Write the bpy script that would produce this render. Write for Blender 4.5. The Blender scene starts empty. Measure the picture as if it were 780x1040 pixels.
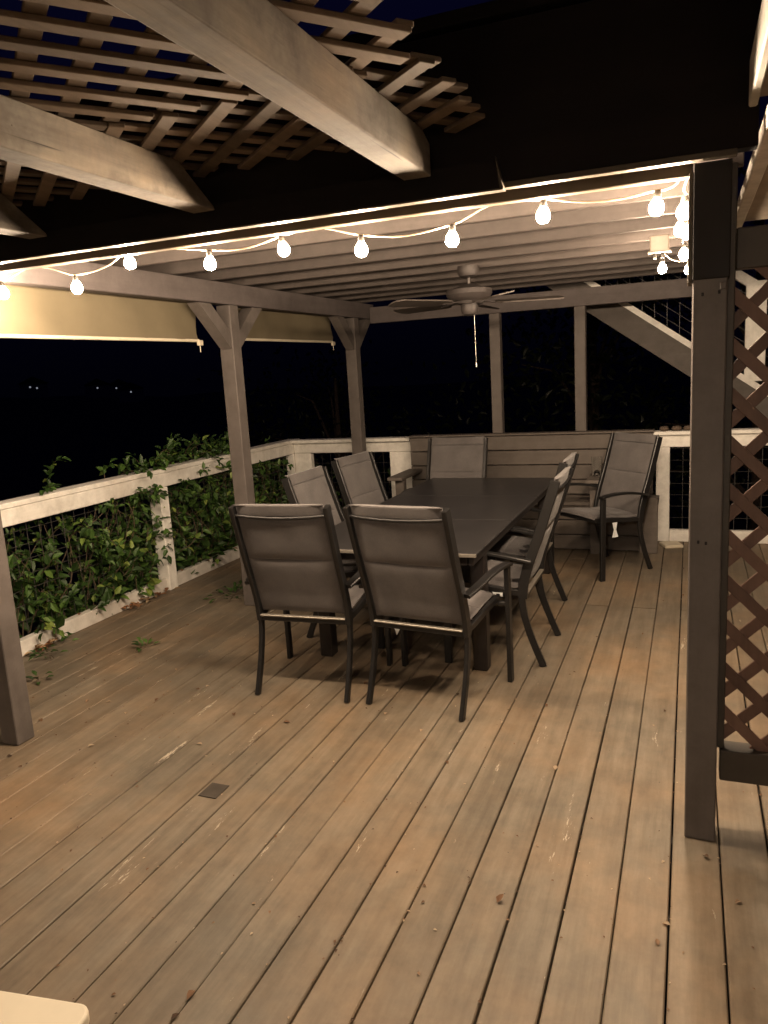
import bpy, bmesh, math, random
from mathutils import Vector, Matrix
random.seed(7)
SC = bpy.context.scene
COL = SC.collection
R = math.radians

# ---------------------------------------------------------------- camera
cam_d = bpy.data.cameras.new('camera')
cam = bpy.data.objects.new('camera', cam_d); COL.objects.link(cam)
cr = Vector((0.92885341, 0.36588963, -0.05793213))
cu = Vector((-0.01375637, 0.1903444, 0.98162099))
cf = Vector((-0.370192, 0.91098506, -0.18183536))
m = Matrix((cr, cu, -cf)).transposed().to_4x4()
m.translation = Vector((0, 0, 1.6))
cam.matrix_world = m
cam_d.sensor_fit = 'VERTICAL'; cam_d.sensor_height = 36.0; cam_d.lens = 775.35 / 1040 * 36
cam_d.clip_start = 0.05; cam_d.clip_end = 3000
SC.camera = cam

# ---------------------------------------------------------------- night sky
BULB = 1180.0      # string light bulbs
LANT = 2800.0      # unseen wall lantern, added to light the near deck
world = bpy.data.worlds.new('World'); SC.world = world; world.use_nodes = True
nt = world.node_tree; nt.nodes.clear()
wo = nt.nodes.new('ShaderNodeOutputWorld'); bg = nt.nodes.new('ShaderNodeBackground')
tc = nt.nodes.new('ShaderNodeTexCoord'); sep = nt.nodes.new('ShaderNodeSeparateXYZ')
rp = nt.nodes.new('ShaderNodeValToRGB')
rp.color_ramp.elements[0].position = 0.0; rp.color_ramp.elements[0].color = (.0003, .0003, .0013, 1)
rp.color_ramp.elements[1].position = 0.55; rp.color_ramp.elements[1].color = (.0013, .0013, .0088, 1)
nt.links.new(tc.outputs['Generated'], sep.inputs[0]); nt.links.new(sep.outputs['Z'], rp.inputs[0])
nt.links.new(rp.outputs[0], bg.inputs['Color']); bg.inputs['Strength'].default_value = 1.0
nt.links.new(bg.outputs[0], wo.inputs['Surface'])

SC.view_settings.view_transform = 'Standard'
SC.view_settings.look = 'None'
SC.view_settings.exposure = 0.3
SC.view_settings.gamma = 1.0
SC.view_settings.use_curve_mapping = False
SC.render.engine = 'CYCLES'
cy = SC.cycles
cy.use_denoising = True
cy.max_bounces = 7; cy.diffuse_bounces = 4; cy.glossy_bounces = 3; cy.transmission_bounces = 6; cy.transparent_max_bounces = 8
cy.sample_clamp_indirect = 4.0; cy.sample_clamp_direct = 0.0
cy.caustics_reflective = False; cy.caustics_refractive = False

# ---------------------------------------------------------------- materials
def newmat(name):
    mt = bpy.data.materials.new(name); mt.use_nodes = True
    n = mt.node_tree
    return mt, n, n.nodes['Principled BSDF']

def lk(n, a, b): n.links.new(a, b)

def ramp(n, src, stops):
    r = n.nodes.new('ShaderNodeValToRGB'); e = r.color_ramp.elements
    e[0].position, e[0].color = stops[0][0], (*stops[0][1], 1)
    e[1].position, e[1].color = stops[-1][0], (*stops[-1][1], 1)
    for p_, c_ in stops[1:-1]:
        x = e.new(p_); x.color = (*c_, 1)
    lk(n, src, r.inputs[0]); return r.outputs[0]

def noise(n, vec, scale, detail=4, rough=.55):
    t = n.nodes.new('ShaderNodeTexNoise'); t.inputs['Scale'].default_value = scale
    t.inputs['Detail'].default_value = detail; t.inputs['Roughness'].default_value = rough
    if vec is not None: lk(n, vec, t.inputs['Vector'])
    return t.outputs['Fac']

def mapping(n, sc, space='Object'):
    t = n.nodes.new('ShaderNodeTexCoord'); mp = n.nodes.new('ShaderNodeMapping')
    mp.inputs['Scale'].default_value = sc
    lk(n, t.outputs[space], mp.inputs[0]); return mp

def mixc(n, fac, a, b, mode='MIX'):
    x = n.nodes.new('ShaderNodeMix'); x.data_type = 'RGBA'; x.blend_type = mode
    for s_, v in ((x.inputs[0], fac), (x.inputs[6], a), (x.inputs[7], b)):
        if isinstance(v, (int, float)): s_.default_value = v
        elif isinstance(v, tuple): s_.default_value = (*v, 1)
        else: lk(n, v, s_)
    return x.outputs[2]

def addv(n, vec, attr, k):
    a = n.nodes.new('ShaderNodeAttribute'); a.attribute_name = attr
    m1 = n.nodes.new('ShaderNodeMath'); m1.operation = 'MULTIPLY'; m1.inputs[1].default_value = k
    lk(n, a.outputs['Fac'], m1.inputs[0])
    v = n.nodes.new('ShaderNodeVectorMath'); v.operation = 'ADD'
    lk(n, vec, v.inputs[0]); lk(n, m1.outputs[0], v.inputs[1])
    return v.outputs[0], a.outputs['Fac']

def bump(n, bs, h, strength, dist=.004):
    b = n.nodes.new('ShaderNodeBump'); b.inputs['Strength'].default_value = strength
    b.inputs['Distance'].default_value = dist
    lk(n, h, b.inputs['Height']); lk(n, b.outputs[0], bs.inputs['Normal'])

def wood(name, c0, c1, c2=None, axis='y', grain=30, rough=.75, var=.25, knots=False, worn=None, bstr=.35, spec=.3, mott=False):
    """Stained or painted boards: grain stretched along axis, one offset and tone per board (attribute rnd)."""
    mt, n, bs = newmat(name)
    s = {'x': (.06, 1, 1), 'y': (1, .06, 1), 'z': (1, 1, .06)}[axis]
    mp = mapping(n, s)
    vec, rnd = addv(n, mp.outputs[0], 'rnd', 13.7)
    g = noise(n, vec, grain, 6, .65)
    mp2 = mapping(n, (1, 1, 1))
    big = noise(n, mp2.outputs[0], 1.7, 5, .6)
    base = ramp(n, g, [(.3, c0), (.7, c1)])
    if c2:
        f = ramp(n, big, [(.42, (0, 0, 0)), (.66, (1, 1, 1))])
        fm = n.nodes.new('ShaderNodeMath'); fm.operation = 'MULTIPLY'; fm.inputs[1].default_value = .6
        lk(n, f, fm.inputs[0])
        base = mixc(n, fm.outputs[0], base, c2)
    tone = n.nodes.new('ShaderNodeMapRange'); tone.inputs['To Min'].default_value = 1 - var; tone.inputs['To Max'].default_value = 1 + var
    lk(n, rnd, tone.inputs['Value'])
    tcol = n.nodes.new('ShaderNodeCombineColor')
    for i in range(3): lk(n, tone.outputs[0], tcol.inputs[i])
    base = mixc(n, 1.0, base, tcol.outputs[0], 'MULTIPLY')
    dirt = noise(n, mp2.outputs[0], 9, 6, .7)
    if mott:
        m1 = noise(n, mp2.outputs[0], .9, 4, .6); m2 = noise(n, mapping(n, {'x': (.3, 1, 1), 'y': (1, .3, 1), 'z': (1, 1, .3)}[axis]).outputs[0], 5.5, 6, .7)
        base = mixc(n, 1.0, base, ramp(n, m1, [(.35, (.80, .82, .84)), (.5, (1, 1, 1)), (.68, (1.12, 1.04, .95))]), 'MULTIPLY')
        base = mixc(n, 1.0, base, ramp(n, m2, [(.30, (.74, .73, .72)), (.52, (1, 1, 1)), (.72, (1.14, 1.12, 1.08))]), 'MULTIPLY')
        v = n.nodes.new('ShaderNodeTexVoronoi'); v.inputs['Scale'].default_value = 10; v.inputs['Randomness'].default_value = 1
        lk(n, mp2.outputs[0], v.inputs['Vector'])
        base = mixc(n, ramp(n, v.outputs['Distance'], [(.012, (1, 1, 1)), (.030, (0, 0, 0))]), base, (.05, .035, .025))
    d = ramp(n, dirt, [(.35, (.78, .77, .75)), (.6, (1.06, 1.05, 1.04))])
    base = mixc(n, .8, base, d, 'MULTIPLY')
    if knots:
        mpk = mapping(n, {'x': (.35, 1, 1), 'y': (1, .35, 1), 'z': (1, 1, .35)}[axis])
        vk, _ = addv(n, mpk.outputs[0], 'rnd', 5.1)
        v = n.nodes.new('ShaderNodeTexVoronoi'); v.inputs['Scale'].default_value = 3.2
        lk(n, vk, v.inputs['Vector'])
        kf = ramp(n, v.outputs['Distance'], [(.05, (1, 1, 1)), (.13, (0, 0, 0))])
        base = mixc(n, kf, base, tuple(x * .30 for x in c0))
        ck = noise(n, addv(n, mapping(n, {'x': (.035, 1, 1), 'y': (1, .035, 1), 'z': (1, 1, .035)}[axis]).outputs[0], 'rnd', 7.7)[0], 34, 3, .5)
        base = mixc(n, ramp(n, ck, [(.285, (1, 1, 1)), (.33, (0, 0, 0))]), base, tuple(x * .25 for x in c0))
        st_ = noise(n, mp2.outputs[0], 3.5, 5, .7)
        base = mixc(n, 1.0, base, ramp(n, st_, [(.36, (.62, .60, .60)), (.50, (1, 1, 1)), (.66, (1.25, 1.2, 1.12))]), 'MULTIPLY')
    if worn:
        w = noise(n, addv(n, mapping(n, {'x': (.15, 1, 1), 'y': (1, .15, 1), 'z': (1, 1, .15)}[axis]).outputs[0], 'rnd', 3.3)[0], 8, 8, .8)
        wf = ramp(n, w, [(worn[1], (0, 0, 0)), (worn[1] + .03, (1, 1, 1))])
        base = mixc(n, wf, base, worn[0])
    lk(n, base, bs.inputs['Base Color'])
    rr = n.nodes.new('ShaderNodeMapRange'); rr.inputs['To Min'].default_value = rough - .12; rr.inputs['To Max'].default_value = min(1, rough + .12)
    lk(n, dirt, rr.inputs['Value']); lk(n, rr.outputs[0], bs.inputs['Roughness'])
    bs.inputs['Specular IOR Level'].default_value = spec
    bump(n, bs, g, bstr)
    return mt

def plain(name, col, rough=.6, metal=0, nz=12, amt=.15, bstr=.1, spec=.5):
    mt, n, bs = newmat(name)
    mp = mapping(n, (1, 1, 1))
    f = noise(n, mp.outputs[0], nz, 5, .6)
    c = ramp(n, f, [(.3, tuple(x * (1 - amt) for x in col)), (.7, tuple(min(1, x * (1 + amt)) for x in col))])
    lk(n, c, bs.inputs['Base Color']); bs.inputs['Roughness'].default_value = rough
    bs.inputs['Metallic'].default_value = metal; bs.inputs['Specular IOR Level'].default_value = spec
    bump(n, bs, f, bstr, .002)
    return mt

def fabric(name, col, rough=.85):
    mt, n, bs = newmat(name)
    mp = mapping(n, (1, 1, 1))
    w = n.nodes.new('ShaderNodeTexWave'); w.inputs['Scale'].default_value = 190; w.bands_direction = 'X'
    w2 = n.nodes.new('ShaderNodeTexWave'); w2.inputs['Scale'].default_value = 190; w2.bands_direction = 'Z'
    lk(n, mp.outputs[0], w.inputs[0]); lk(n, mp.outputs[0], w2.inputs[0])
    mul = n.nodes.new('ShaderNodeMath'); mul.operation = 'ADD'
    lk(n, w.outputs['Fac'], mul.inputs[0]); lk(n, w2.outputs['Fac'], mul.inputs[1])
    f = noise(n, mp.outputs[0], 7, 5, .6)
    c = ramp(n, f, [(.3, tuple(x * .78 for x in col)), (.7, tuple(x * 1.2 for x in col))])
    sp = noise(n, mp.outputs[0], 260, 2, .5)
    c = mixc(n, .5, c, ramp(n, sp, [(.3, (.75, .75, .75)), (.7, (1.2, 1.2, 1.2))]), 'MULTIPLY')
    lk(n, c, bs.inputs['Base Color']); bs.inputs['Roughness'].default_value = rough
    bs.inputs['Specular IOR Level'].default_value = .35
    bs.inputs['Sheen Weight'].default_value = .15
    bump(n, bs, mul.outputs[0], .25, .0008)
    return mt

def leafmat(name, stops, rough=.45):
    mt, n, bs = newmat(name)
    a = n.nodes.new('ShaderNodeAttribute'); a.attribute_name = 'rnd'
    c = ramp(n, a.outputs['Fac'], stops)
    lk(n, c, bs.inputs['Base Color']); bs.inputs['Roughness'].default_value = rough
    bs.inputs['Specular IOR Level'].default_value = .4
    tr = n.nodes.new('ShaderNodeBsdfTranslucent'); lk(n, c, tr.inputs['Color'])
    mx = n.nodes.new('ShaderNodeMixShader'); mx.inputs[0].default_value = .25
    lk(n, bs.outputs[0], mx.inputs[1]); lk(n, tr.outputs[0], mx.inputs[2])
    lk(n, mx.outputs[0], n.nodes['Material Output'].inputs['Surface'])
    return mt

def emit(name, col, s):
    mt, n, bs = newmat(name)
    bs.inputs['Base Color'].default_value = (*col, 1)
    bs.inputs['Emission Color'].default_value = (*col, 1); bs.inputs['Emission Strength'].default_value = s
    return mt

M = {}
M['deck'] = wood('deck_stain', (.135, .110, .079), (.212, .178, .134), (.235, .158, .092), 'y', 26, .60, .14, False, ((.46, .40, .31), .637), .35, .4, True)
M['rafter'] = wood('arbor_stain', (.115, .099, .081), (.195, .172, .142), (.145, .112, .085), 'y', 22, .8, .08, True, ((.33, .30, .25), .70), .55, .3, True)
M['lattice_top'] = wood('lattice_stain', (.100, .072, .050), (.155, .114, .080), None, 'y', 25, .8, .35)
M['post'] = wood('post_paint', (.112, .097, .089), (.136, .118, .109), None, 'z', 20, .6, .04, False, None, .12)
M['beam'] = wood('beam_paint', (.110, .094, .092), (.135, .116, .113), None, 'y', 20, .65, .05, False, None, .12)
M['beamx'] = wood('beam_paint_cross', (.105, .089, .087), (.130, .111, .108), None, 'x', 20, .65, .12, False, None, .15)
M['joist'] = wood('ceiling_paint', (.066, .055, .050), (.088, .074, .068), None, 'x', 20, .7, .12, False, None, .15)
M['edge'] = wood('edge_paint', (.060, .047, .032), (.080, .063, .043), None, 'x', 25, .6, .05, False, None, .1)
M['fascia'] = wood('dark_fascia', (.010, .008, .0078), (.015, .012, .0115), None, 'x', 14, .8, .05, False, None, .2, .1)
M['capdark'] = wood('shade_tone', (.014, .011, .010), (.018, .0145, .013), None, 'z', 18, .6, .05, False, None, .1, .2)  # near black: carries the shade on the upper post sleeve
M['white'] = wood('white_paint_long', (.76, .74, .69), (.84, .82, .77), (.55, .50, .44), 'y', 26, .55, .06, False, ((.33, .27, .2), .74), .25)
M['whitex'] = wood('white_paint_cross', (.76, .74, .69), (.84, .82, .77), None, 'x', 26, .55, .06, False, ((.33, .27, .2), .76), .25)
M['whitez'] = wood('white_paint_post', (.76, .74, .69), (.84, .82, .77), None, 'z', 26, .55, .06, False, ((.33, .27, .2), .76), .25)
M['bench'] = wood('bench_paint', (.112, .096, .084), (.140, .120, .106), None, 'x', 24, .6, .07, False, None, .2)
M['screen'] = wood('screen_stain', (.098, .056, .042), (.145, .086, .064), None, 'z', 26, .6, .18, False, None, .25)
M['screenframe'] = wood('screen_frame_paint', (.048, .040, .032), (.060, .050, .040), None, 'z', 20, .55, .05, False, None, .15)
M['stair'] = wood('stair_paint', (.10, .088, .08), (.125, .11, .10), None, 'x', 20, .7, .08)
M['frame'] = plain('chair_frame', (.026, .025, .025), .36, .5, 30, .08, .03)
M['silver'] = plain('seat_bar', (.26, .235, .20), .4, .5, 30, .1, .05)
M['sling'] = fabric('sling_fabric', (.112, .102, .100))
M['tabletop'] = plain('table_top', (.034, .032, .032), .33, .15, 8, .15, .06)
M['tableframe'] = plain('table_frame', (.034, .028, .026), .4, .5, 20, .1, .05)
M['shade'] = plain('shade_canvas', (.150, .125, .082), .9, 0, 3, .10, .1, .1)
M['wire'] = plain('wire', (.09, .085, .08), .5, .7, 10, .1, .0)
M['fan'] = plain('fan_body', (.055, .046, .043), .5, .2, 14, .08, .05)
M['blade'] = wood('fan_blade', (.062, .051, .045), (.078, .065, .057), None, 'x', 20, .5, .05)
M['socket'] = plain('socket', (.03, .025, .02), .5)
M['cord'] = plain('cord', (.42, .33, .24), .6)
M['bulb'] = emit('bulb_glow', (1.0, .76, .53), BULB)
M['lantern'] = emit('lantern_glow', (1.0, .82, .64), LANT)
M['chain'] = plain('chain', (.7, .66, .6), .3, .8)
M['plastic'] = plain('outlet_box', (.26, .22, .18), .5)
M['tag'] = plain('tag_paper', (.75, .78, .78), .7)
M['siding'] = plain('house_siding', (.38, .34, .29), .8, 0, 5)
M['soffit'] = plain('soffit_paint', (.40, .34, .27), .7, 0, 5)
M['vine'] = leafmat('vine_leaf', [(0, (.022, .048, .012)), (.55, (.052, .108, .024)), (.90, (.10, .19, .038)), (1, (.24, .31, .07))])
M['vinestem'] = plain('vine_stem', (.085, .060, .035), .8)
M['tree'] = leafmat('tree_leaf', [(0, (.010, .014, .007)), (1, (.028, .038, .014))])
M['bark'] = plain('bark', (.10, .07, .05), .9)
M['dry'] = leafmat('dry_leaf', [(0, (.22, .09, .04)), (.5, (.34, .18, .09)), (1, (.50, .38, .24))], .8)
M['litter'] = leafmat('litter', [(0, (.05, .03, .02)), (.55, (.20, .11, .06)), (1, (.50, .40, .28))], .85)
M['ground'] = plain('hill_soil', (.03, .032, .02), .95, 0, 2, .4)
M['dark'] = plain('under_deck', (.03, .025, .02), .9)
mt, n_, bs = newmat('glass'); bs.inputs['Transmission Weight'].default_value = 1.0; bs.inputs['Roughness'].default_value = .03
bs.inputs['Base Color'].default_value = (.95, .97, .97, 1); M['glass'] = mt
M['window'] = emit('lit_window', (.8, .85, 1.0), .22)
M['cream'] = plain('cream_paint', (.62, .55, .42), .5, 0, 6, .06)

# ---------------------------------------------------------------- mesh builder
class MB:
    def __init__(s): s.v = []; s.f = []; s.r = []; s.sm = []
    def add(s, vs, fs, rnd=None, smooth=False):
        b = len(s.v); rnd = random.random() if rnd is None else rnd
        s.v += [tuple(x) for x in vs]; s.f += [tuple(b + i for i in f) for f in fs]
        s.r += [rnd] * len(vs); s.sm += [smooth] * len(fs)
        return s
    def box(s, c, size, ch=.003, rot=None, rnd=None):
        hx, hy, hz = (x / 2 for x in size); c = Vector(c)
        ch = min(ch, hx * .49, hy * .49, hz * .49)
        idx = {}; vs = []
        for sx in (-1, 1):
            for sy in (-1, 1):
                for sz in (-1, 1):
                    for t in range(3):
                        p = [sx * (hx - (0 if t == 0 else ch)), sy * (hy - (0 if t == 1 else ch)), sz * (hz - (0 if t == 2 else ch))]
                        p = Vector(p)
                        if rot is not None: p = rot @ p
                        idx[(sx, sy, sz, t)] = len(vs); vs.append(c + p)
        I = lambda sx, sy, sz, t: idx[(sx, sy, sz, t)]
        fs = []
        for a in (-1, 1):
            fs.append([I(a, -1, -1, 0), I(a, 1, -1, 0), I(a, 1, 1, 0), I(a, -1, 1, 0)])
            fs.append([I(-1, a, -1, 1), I(1, a, -1, 1), I(1, a, 1, 1), I(-1, a, 1, 1)])
            fs.append([I(-1, -1, a, 2), I(1, -1, a, 2), I(1, 1, a, 2), I(-1, 1, a, 2)])
        for a in (-1, 1):
            for b in (-1, 1):
                fs.append([I(a, b, -1, 0), I(a, b, 1, 0), I(a, b, 1, 1), I(a, b, -1, 1)])
                fs.append([I(a, -1, b, 0), I(a, 1, b, 0), I(a, 1, b, 2), I(a, -1, b, 2)])
                fs.append([I(-1, a, b, 1), I(1, a, b, 1), I(1, a, b, 2), I(-1, a, b, 2)])
                for c2 in (-1, 1): fs.append([I(a, b, c2, 0), I(a, b, c2, 1), I(a, b, c2, 2)])
        return s.add(vs, fs, rnd)
    def span(s, x0, x1, y0, y1, z0, z1, ch=.003, rnd=None):
        return s.box(((x0 + x1) / 2, (y0 + y1) / 2, (z0 + z1) / 2), (abs(x1 - x0), abs(y1 - y0), abs(z1 - z0)), ch, None, rnd)
    def bar(s, p, q, w, h, up=(0, 0, 1), ch=.003, rnd=None):
        """bar from p to q; w across, h along up"""
        p, q = Vector(p), Vector(q); d = (q - p); L = d.length; d.normalize()
        side = d.cross(Vector(up)).normalized(); u = side.cross(d)
        rot = Matrix((side, d, u)).transposed()
        return s.box((p + q) / 2, (w, L, h), ch, rot, rnd)
    def sweep(s, pts, w, d, side=(1, 0, 0), ch=.004, rnd=None, smooth=True):
        """rectangular tube along pts; w along the side axis, d across it"""
        pts = [Vector(p) for p in pts]; side = Vector(side).normalized()
        a, b = w / 2, d / 2; c = min(ch, a * .6, b * .6)
        prof = [(-a, -b + c), (-a + c, -b), (a - c, -b), (a, -b + c), (a, b - c), (a - c, b), (-a + c, b), (-a, b - c)]
        vs = []
        for i, p in enumerate(pts):
            t = (pts[min(i + 1, len(pts) - 1)] - pts[max(i - 1, 0)]).normalized()
            nn = t.cross(side).normalized(); sd = nn.cross(t).normalized()
            for x, y in prof: vs.append(p + sd * x + nn * y)
        fs = []
        for i in range(len(pts) - 1):
            for k in range(8): fs.append([i * 8 + k, i * 8 + (k + 1) % 8, (i + 1) * 8 + (k + 1) % 8, (i + 1) * 8 + k])
        fs.append(list(range(8))[::-1]); fs.append([len(vs) - 8 + k for k in range(8)])
        return s.add(vs, fs, rnd, smooth)
    def tube(s, pts, r, n=6, rnd=None, r1=None):
        pts = [Vector(p) for p in pts]; vs = []; N = len(pts)
        ref = Vector((.13, .37, .92))
        for i, p in enumerate(pts):
            t = (pts[min(i + 1, N - 1)] - pts[max(i - 1, 0)]).normalized()
            if abs(t.dot(ref)) > .95: ref = Vector((1, .1, 0)).normalized()
            a = t.cross(ref).normalized(); b = t.cross(a)
            rr = r if r1 is None else r + (r1 - r) * i / max(1, N - 1)
            for k in range(n):
                th = 2 * math.pi * k / n; vs.append(p + a * math.cos(th) * rr + b * math.sin(th) * rr)
        fs = []
        for i in range(N - 1):
            for k in range(n): fs.append([i * n + k, i * n + (k + 1) % n, (i + 1) * n + (k + 1) % n, (i + 1) * n + k])
        fs.append(list(range(n))[::-1]); fs.append([len(vs) - n + k for k in range(n)])
        return s.add(vs, fs, rnd, True)
    def lathe(s, c, prof, n=24, rnd=None):
        c = Vector(c); vs = []; fs = []
        for r_, z in prof:
            for k in range(n):
                th = 2 * math.pi * k / n; vs.append(c + Vector((math.cos(th) * r_, math.sin(th) * r_, z)))
        for i in range(len(prof) - 1):
            for k in range(n): fs.append([i * n + k, i * n + (k + 1) % n, (i + 1) * n + (k + 1) % n, (i + 1) * n + k])
        fs.append(list(range(n))[::-1]); fs.append([len(vs) - n + k for k in range(n)])
        return s.add(vs, fs, rnd, True)
    def prism(s, poly, axis, a, b, rnd=None):
        """poly: 2D points in the other two axes (cyclic order), extruded from a to b along axis"""
        vs = []
        for t in (a, b):
            for (p, q) in poly:
                vs.append({'x': (t, p, q), 'y': (p, t, q), 'z': (p, q, t)}[axis])
        n = len(poly); fs = [list(range(n)), list(range(n, 2 * n))[::-1]]
        for k in range(n): fs.append([k, (k + 1) % n, n + (k + 1) % n, n + k])
        return s.add(vs, fs, rnd)
    def build(s, name, mat, parent=None, recalc=True):
        me = bpy.data.meshes.new(name); me.from_pydata(s.v, [], s.f)
        at = me.attributes.new('rnd', 'FLOAT', 'POINT'); at.data.foreach_set('value', s.r)
        if recalc:
            bm = bmesh.new(); bm.from_mesh(me); bmesh.ops.recalc_face_normals(bm, faces=bm.faces); bm.to_mesh(me); bm.free()
        if any(s.sm):
            me.polygons.foreach_set('use_smooth', s.sm)
            me.set_sharp_from_angle(angle=R(40))
        me.materials.append(mat); me.update()
        o = bpy.data.objects.new(name, me); COL.objects.link(o)
        if parent is not None: o.parent = parent
        return o

def tag(o, label=None, cat=None, group=None, kind=None):
    if label: o['label'] = label
    if cat: o['category'] = cat
    if group: o['group'] = group
    if kind: o['kind'] = kind
    return o
def thing(name, label, cat, loc=(0, 0, 0), rz=0, group=None):
    o = bpy.data.objects.new(name, None); COL.objects.link(o); o.location = loc; o.rotation_euler = (0, 0, rz)
    o.empty_display_size = .1
    return tag(o, label, cat, group)
def dup(root, loc, rz, label):
    r = root.copy(); COL.objects.link(r); r.location = loc; r.rotation_euler = (0, 0, rz); r['label'] = label
    for ch in list(root.children):
        c = ch.copy(); COL.objects.link(c); c.parent = r
        for g in ch.children:
            d = g.copy(); COL.objects.link(d); d.parent = c
    return r

# ================================================================ SETTING
# ground sheet far below the deck, falling away to the left
b = MB(); N = 60; vs = []; fs = []
def gz(x, y):
    base = -2.6 - 0.10 * max(0, -x - 5) ** .9 - .02 * max(0, y - 8)
    dist = math.hypot(x, y)
    base += 26 * max(0, min(1, (dist - 420) / 500)) * (1.1 + .5 * math.sin(x * .006) + .3 * math.sin(y * .011 + 1))
    return max(base, -34)
def gs(i): t = (i / N * 2 - 1); return math.copysign(abs(t) ** 2.6, t) * 1100
for i in range(N + 1):
    for j in range(N + 1):
        x, y = gs(i), gs(j); vs.append((x, y, gz(x, y)))
for i in range(N):
    for j in range(N): a = i * (N + 1) + j; fs.append((a, a + N + 1, a + N + 2, a + 1))
b.add(vs, fs); tag(b.build('ground', M['ground']), kind='structure')

PITCH = .1466; X0 = .111
b = MB()
k = -28
xs = []
while True:
    x1 = X0 + PITCH * k; k += 1
    if x1 > 2.7: break
    xs.append(x1)
for x in xs:
    a, c = x + .0027, x + PITCH - .0027
    if x < -2.3: a, c = x + .0016, x + PITCH - .0016
    # boards with staggered butt joints
    y = -1.62; cuts = sorted(random.sample((-.7, .1, 4.98, 6.2), 2)) if random.random() < .86 else [1.3, 5.0]
    cuts = cuts + [7.14]
    while y < 7.12:
        y2 = cuts.pop(0)
        ya = max(y, -1.62)
        if y2 - ya > .05:
            jit = random.uniform(-.0009, .0009); zt = random.uniform(-.0014, 0)
            n = max(2, int((y2 - ya) / .35)); vs = []; rnd = random.random()
            ph = random.random() * 6; am = random.uniform(.0003, .0012)
            for i in range(n + 1):
                yy = ya + .002 + (y2 - ya - .004) * i / n
                w0 = a + jit + am * math.sin(yy * 2.1 + ph); w1 = c + jit + am * math.sin(yy * 1.7 + ph + 2)
                e = .0035
                for (px, pz) in ((w0, -.028), (w0, zt - e), (w0 + e, zt), (w1 - e, zt), (w1, zt - e), (w1, -.028)): vs.append((px, yy, pz))
            fs = []
            for i in range(n):
                for q in range(6): fs.append((i * 6 + q, i * 6 + (q + 1) % 6, (i + 1) * 6 + (q + 1) % 6, (i + 1) * 6 + q))
            fs.append(tuple(range(6))); fs.append(tuple(n * 6 + q for q in range(6))[::-1])
            # leave the little cut-out for the floor hatch
            b.add(vs, fs, rnd)
        y = y2
tag(b.build('deck', M['deck']), kind='structure')
b = MB()
for i in range(23): b.span(-3.95, 2.8, -1.5 + i * .4, -1.46 + i * .4, -.21, -.03)
b.span(-3.99, -3.95, -1.6, 7.14, -.22, -.002); b.span(-3.95, 2.8, 7.145, 7.18, -.22, -.002)
tag(b.build('deck_joists', M['dark']), kind='structure')

# ---------------------------------------------------------------- pergola
pg = thing('pergola', 'taupe painted wooden pergola with joisted ceiling and square posts over the dining table', 'pergola')
def post(x, y, w, z1, mat='post'):
    o = MB().box((x, y, z1 / 2), (w, w, z1), .004).build('post', M[mat], pg); return o
pR = post(.0495, 2.5485, .095, 2.105)
# upper sleeve on the front right post, shade put into its dark colour, with bolts
c = MB().box((.0515, 2.5485, 1.968), (.102, .103, .322), .003).build('shaded_sleeve', M['capdark'], pR)
b = MB()
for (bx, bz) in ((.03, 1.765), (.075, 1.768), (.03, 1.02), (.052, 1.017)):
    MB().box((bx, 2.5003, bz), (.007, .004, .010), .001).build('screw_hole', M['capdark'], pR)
b = MB().box((.085, 2.499, 1.785), (.018, .012, .022), .004).build('screw_plug', M['post'], pR)
post(-2.9, 2.43, .1, 2.105)
for py in (4.56, 6.62):
    w = .105
    o = MB().box((-2.905, py, 2.09 / 2), (w, w, 2.09), .004).build('post', M['post'], pg)
    for s_ in (-1, 1):
        # knee brace, flush inside the V
        pts = [(py + s_ * .052, 1.80), (py + s_ * .052, 1.915), (py + s_ * .255, 2.088), (py + s_ * .39, 2.088)]
        MB().prism(pts, 'x', -2.948, -2.862).build('knee_brace', M['post'], o)
for px in (-1.655, -.90):
    MB().box((px, 7.03, 2.05 / 2 - .6), (.095, .095, 2.05 + 1.2), .004).build('post', M['post'], pg)
post(.054, 6.98, .1, 2.05)
b = MB().span(-2.95, -2.862, 2.38, 7.08, 2.093, 2.232, .004); b.build('beam', M['beam'], pg)
b = MB().span(-2.86, .11, 6.97, 7.06, 2.05, 2.2, .004); b.build('beam', M['beamx'], pg)
b = MB().span(.012, .10, 2.66, 6.968, 2.11, 2.232, .004); b.build('beam', M['beam'], pg)
# front header: two plies with lit lower edges, dark fascia outside
b = MB().span(-3.2, .0, 2.562, 2.60, 2.108, 2.23, .003); b.build('beam', M['edge'], pg)
b = MB().span(-3.2, .112, 2.452, 2.488, 2.128, 2.145, .002); b.build('edge_trim', M['edge'], pg)
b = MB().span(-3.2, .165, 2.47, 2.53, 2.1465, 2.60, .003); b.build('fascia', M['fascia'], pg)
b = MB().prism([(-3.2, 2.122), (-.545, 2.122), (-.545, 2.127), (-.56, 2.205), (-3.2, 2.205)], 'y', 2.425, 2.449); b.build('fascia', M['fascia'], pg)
b = MB().prism([(-3.2, 2.116), (-.533, 2.116), (-.533, 2.1215), (-3.2, 2.1215)], 'y', 2.415, 2.451)
b.prism([(-.544, 2.122), (-.533, 2.122), (-.5555, 2.215)], 'y', 2.420, 2.449); b.build('edge_trim', M['edge'], pg)
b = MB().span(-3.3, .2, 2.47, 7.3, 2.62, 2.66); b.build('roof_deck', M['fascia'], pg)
y = 2.72
while y < 6.95:
    MB().span(-3.15, .165, y, y + .04, 2.234, 2.36, .003).build('joist', M['joist'], pg); y += .406
b = MB(); yy = 2.62
while yy < 7.2:
    b.span(-3.2, .17, yy, yy + .136, 2.363, 2.39, .002); yy += .14
b.build('ceiling_boards', M['joist'], pg)
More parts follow.
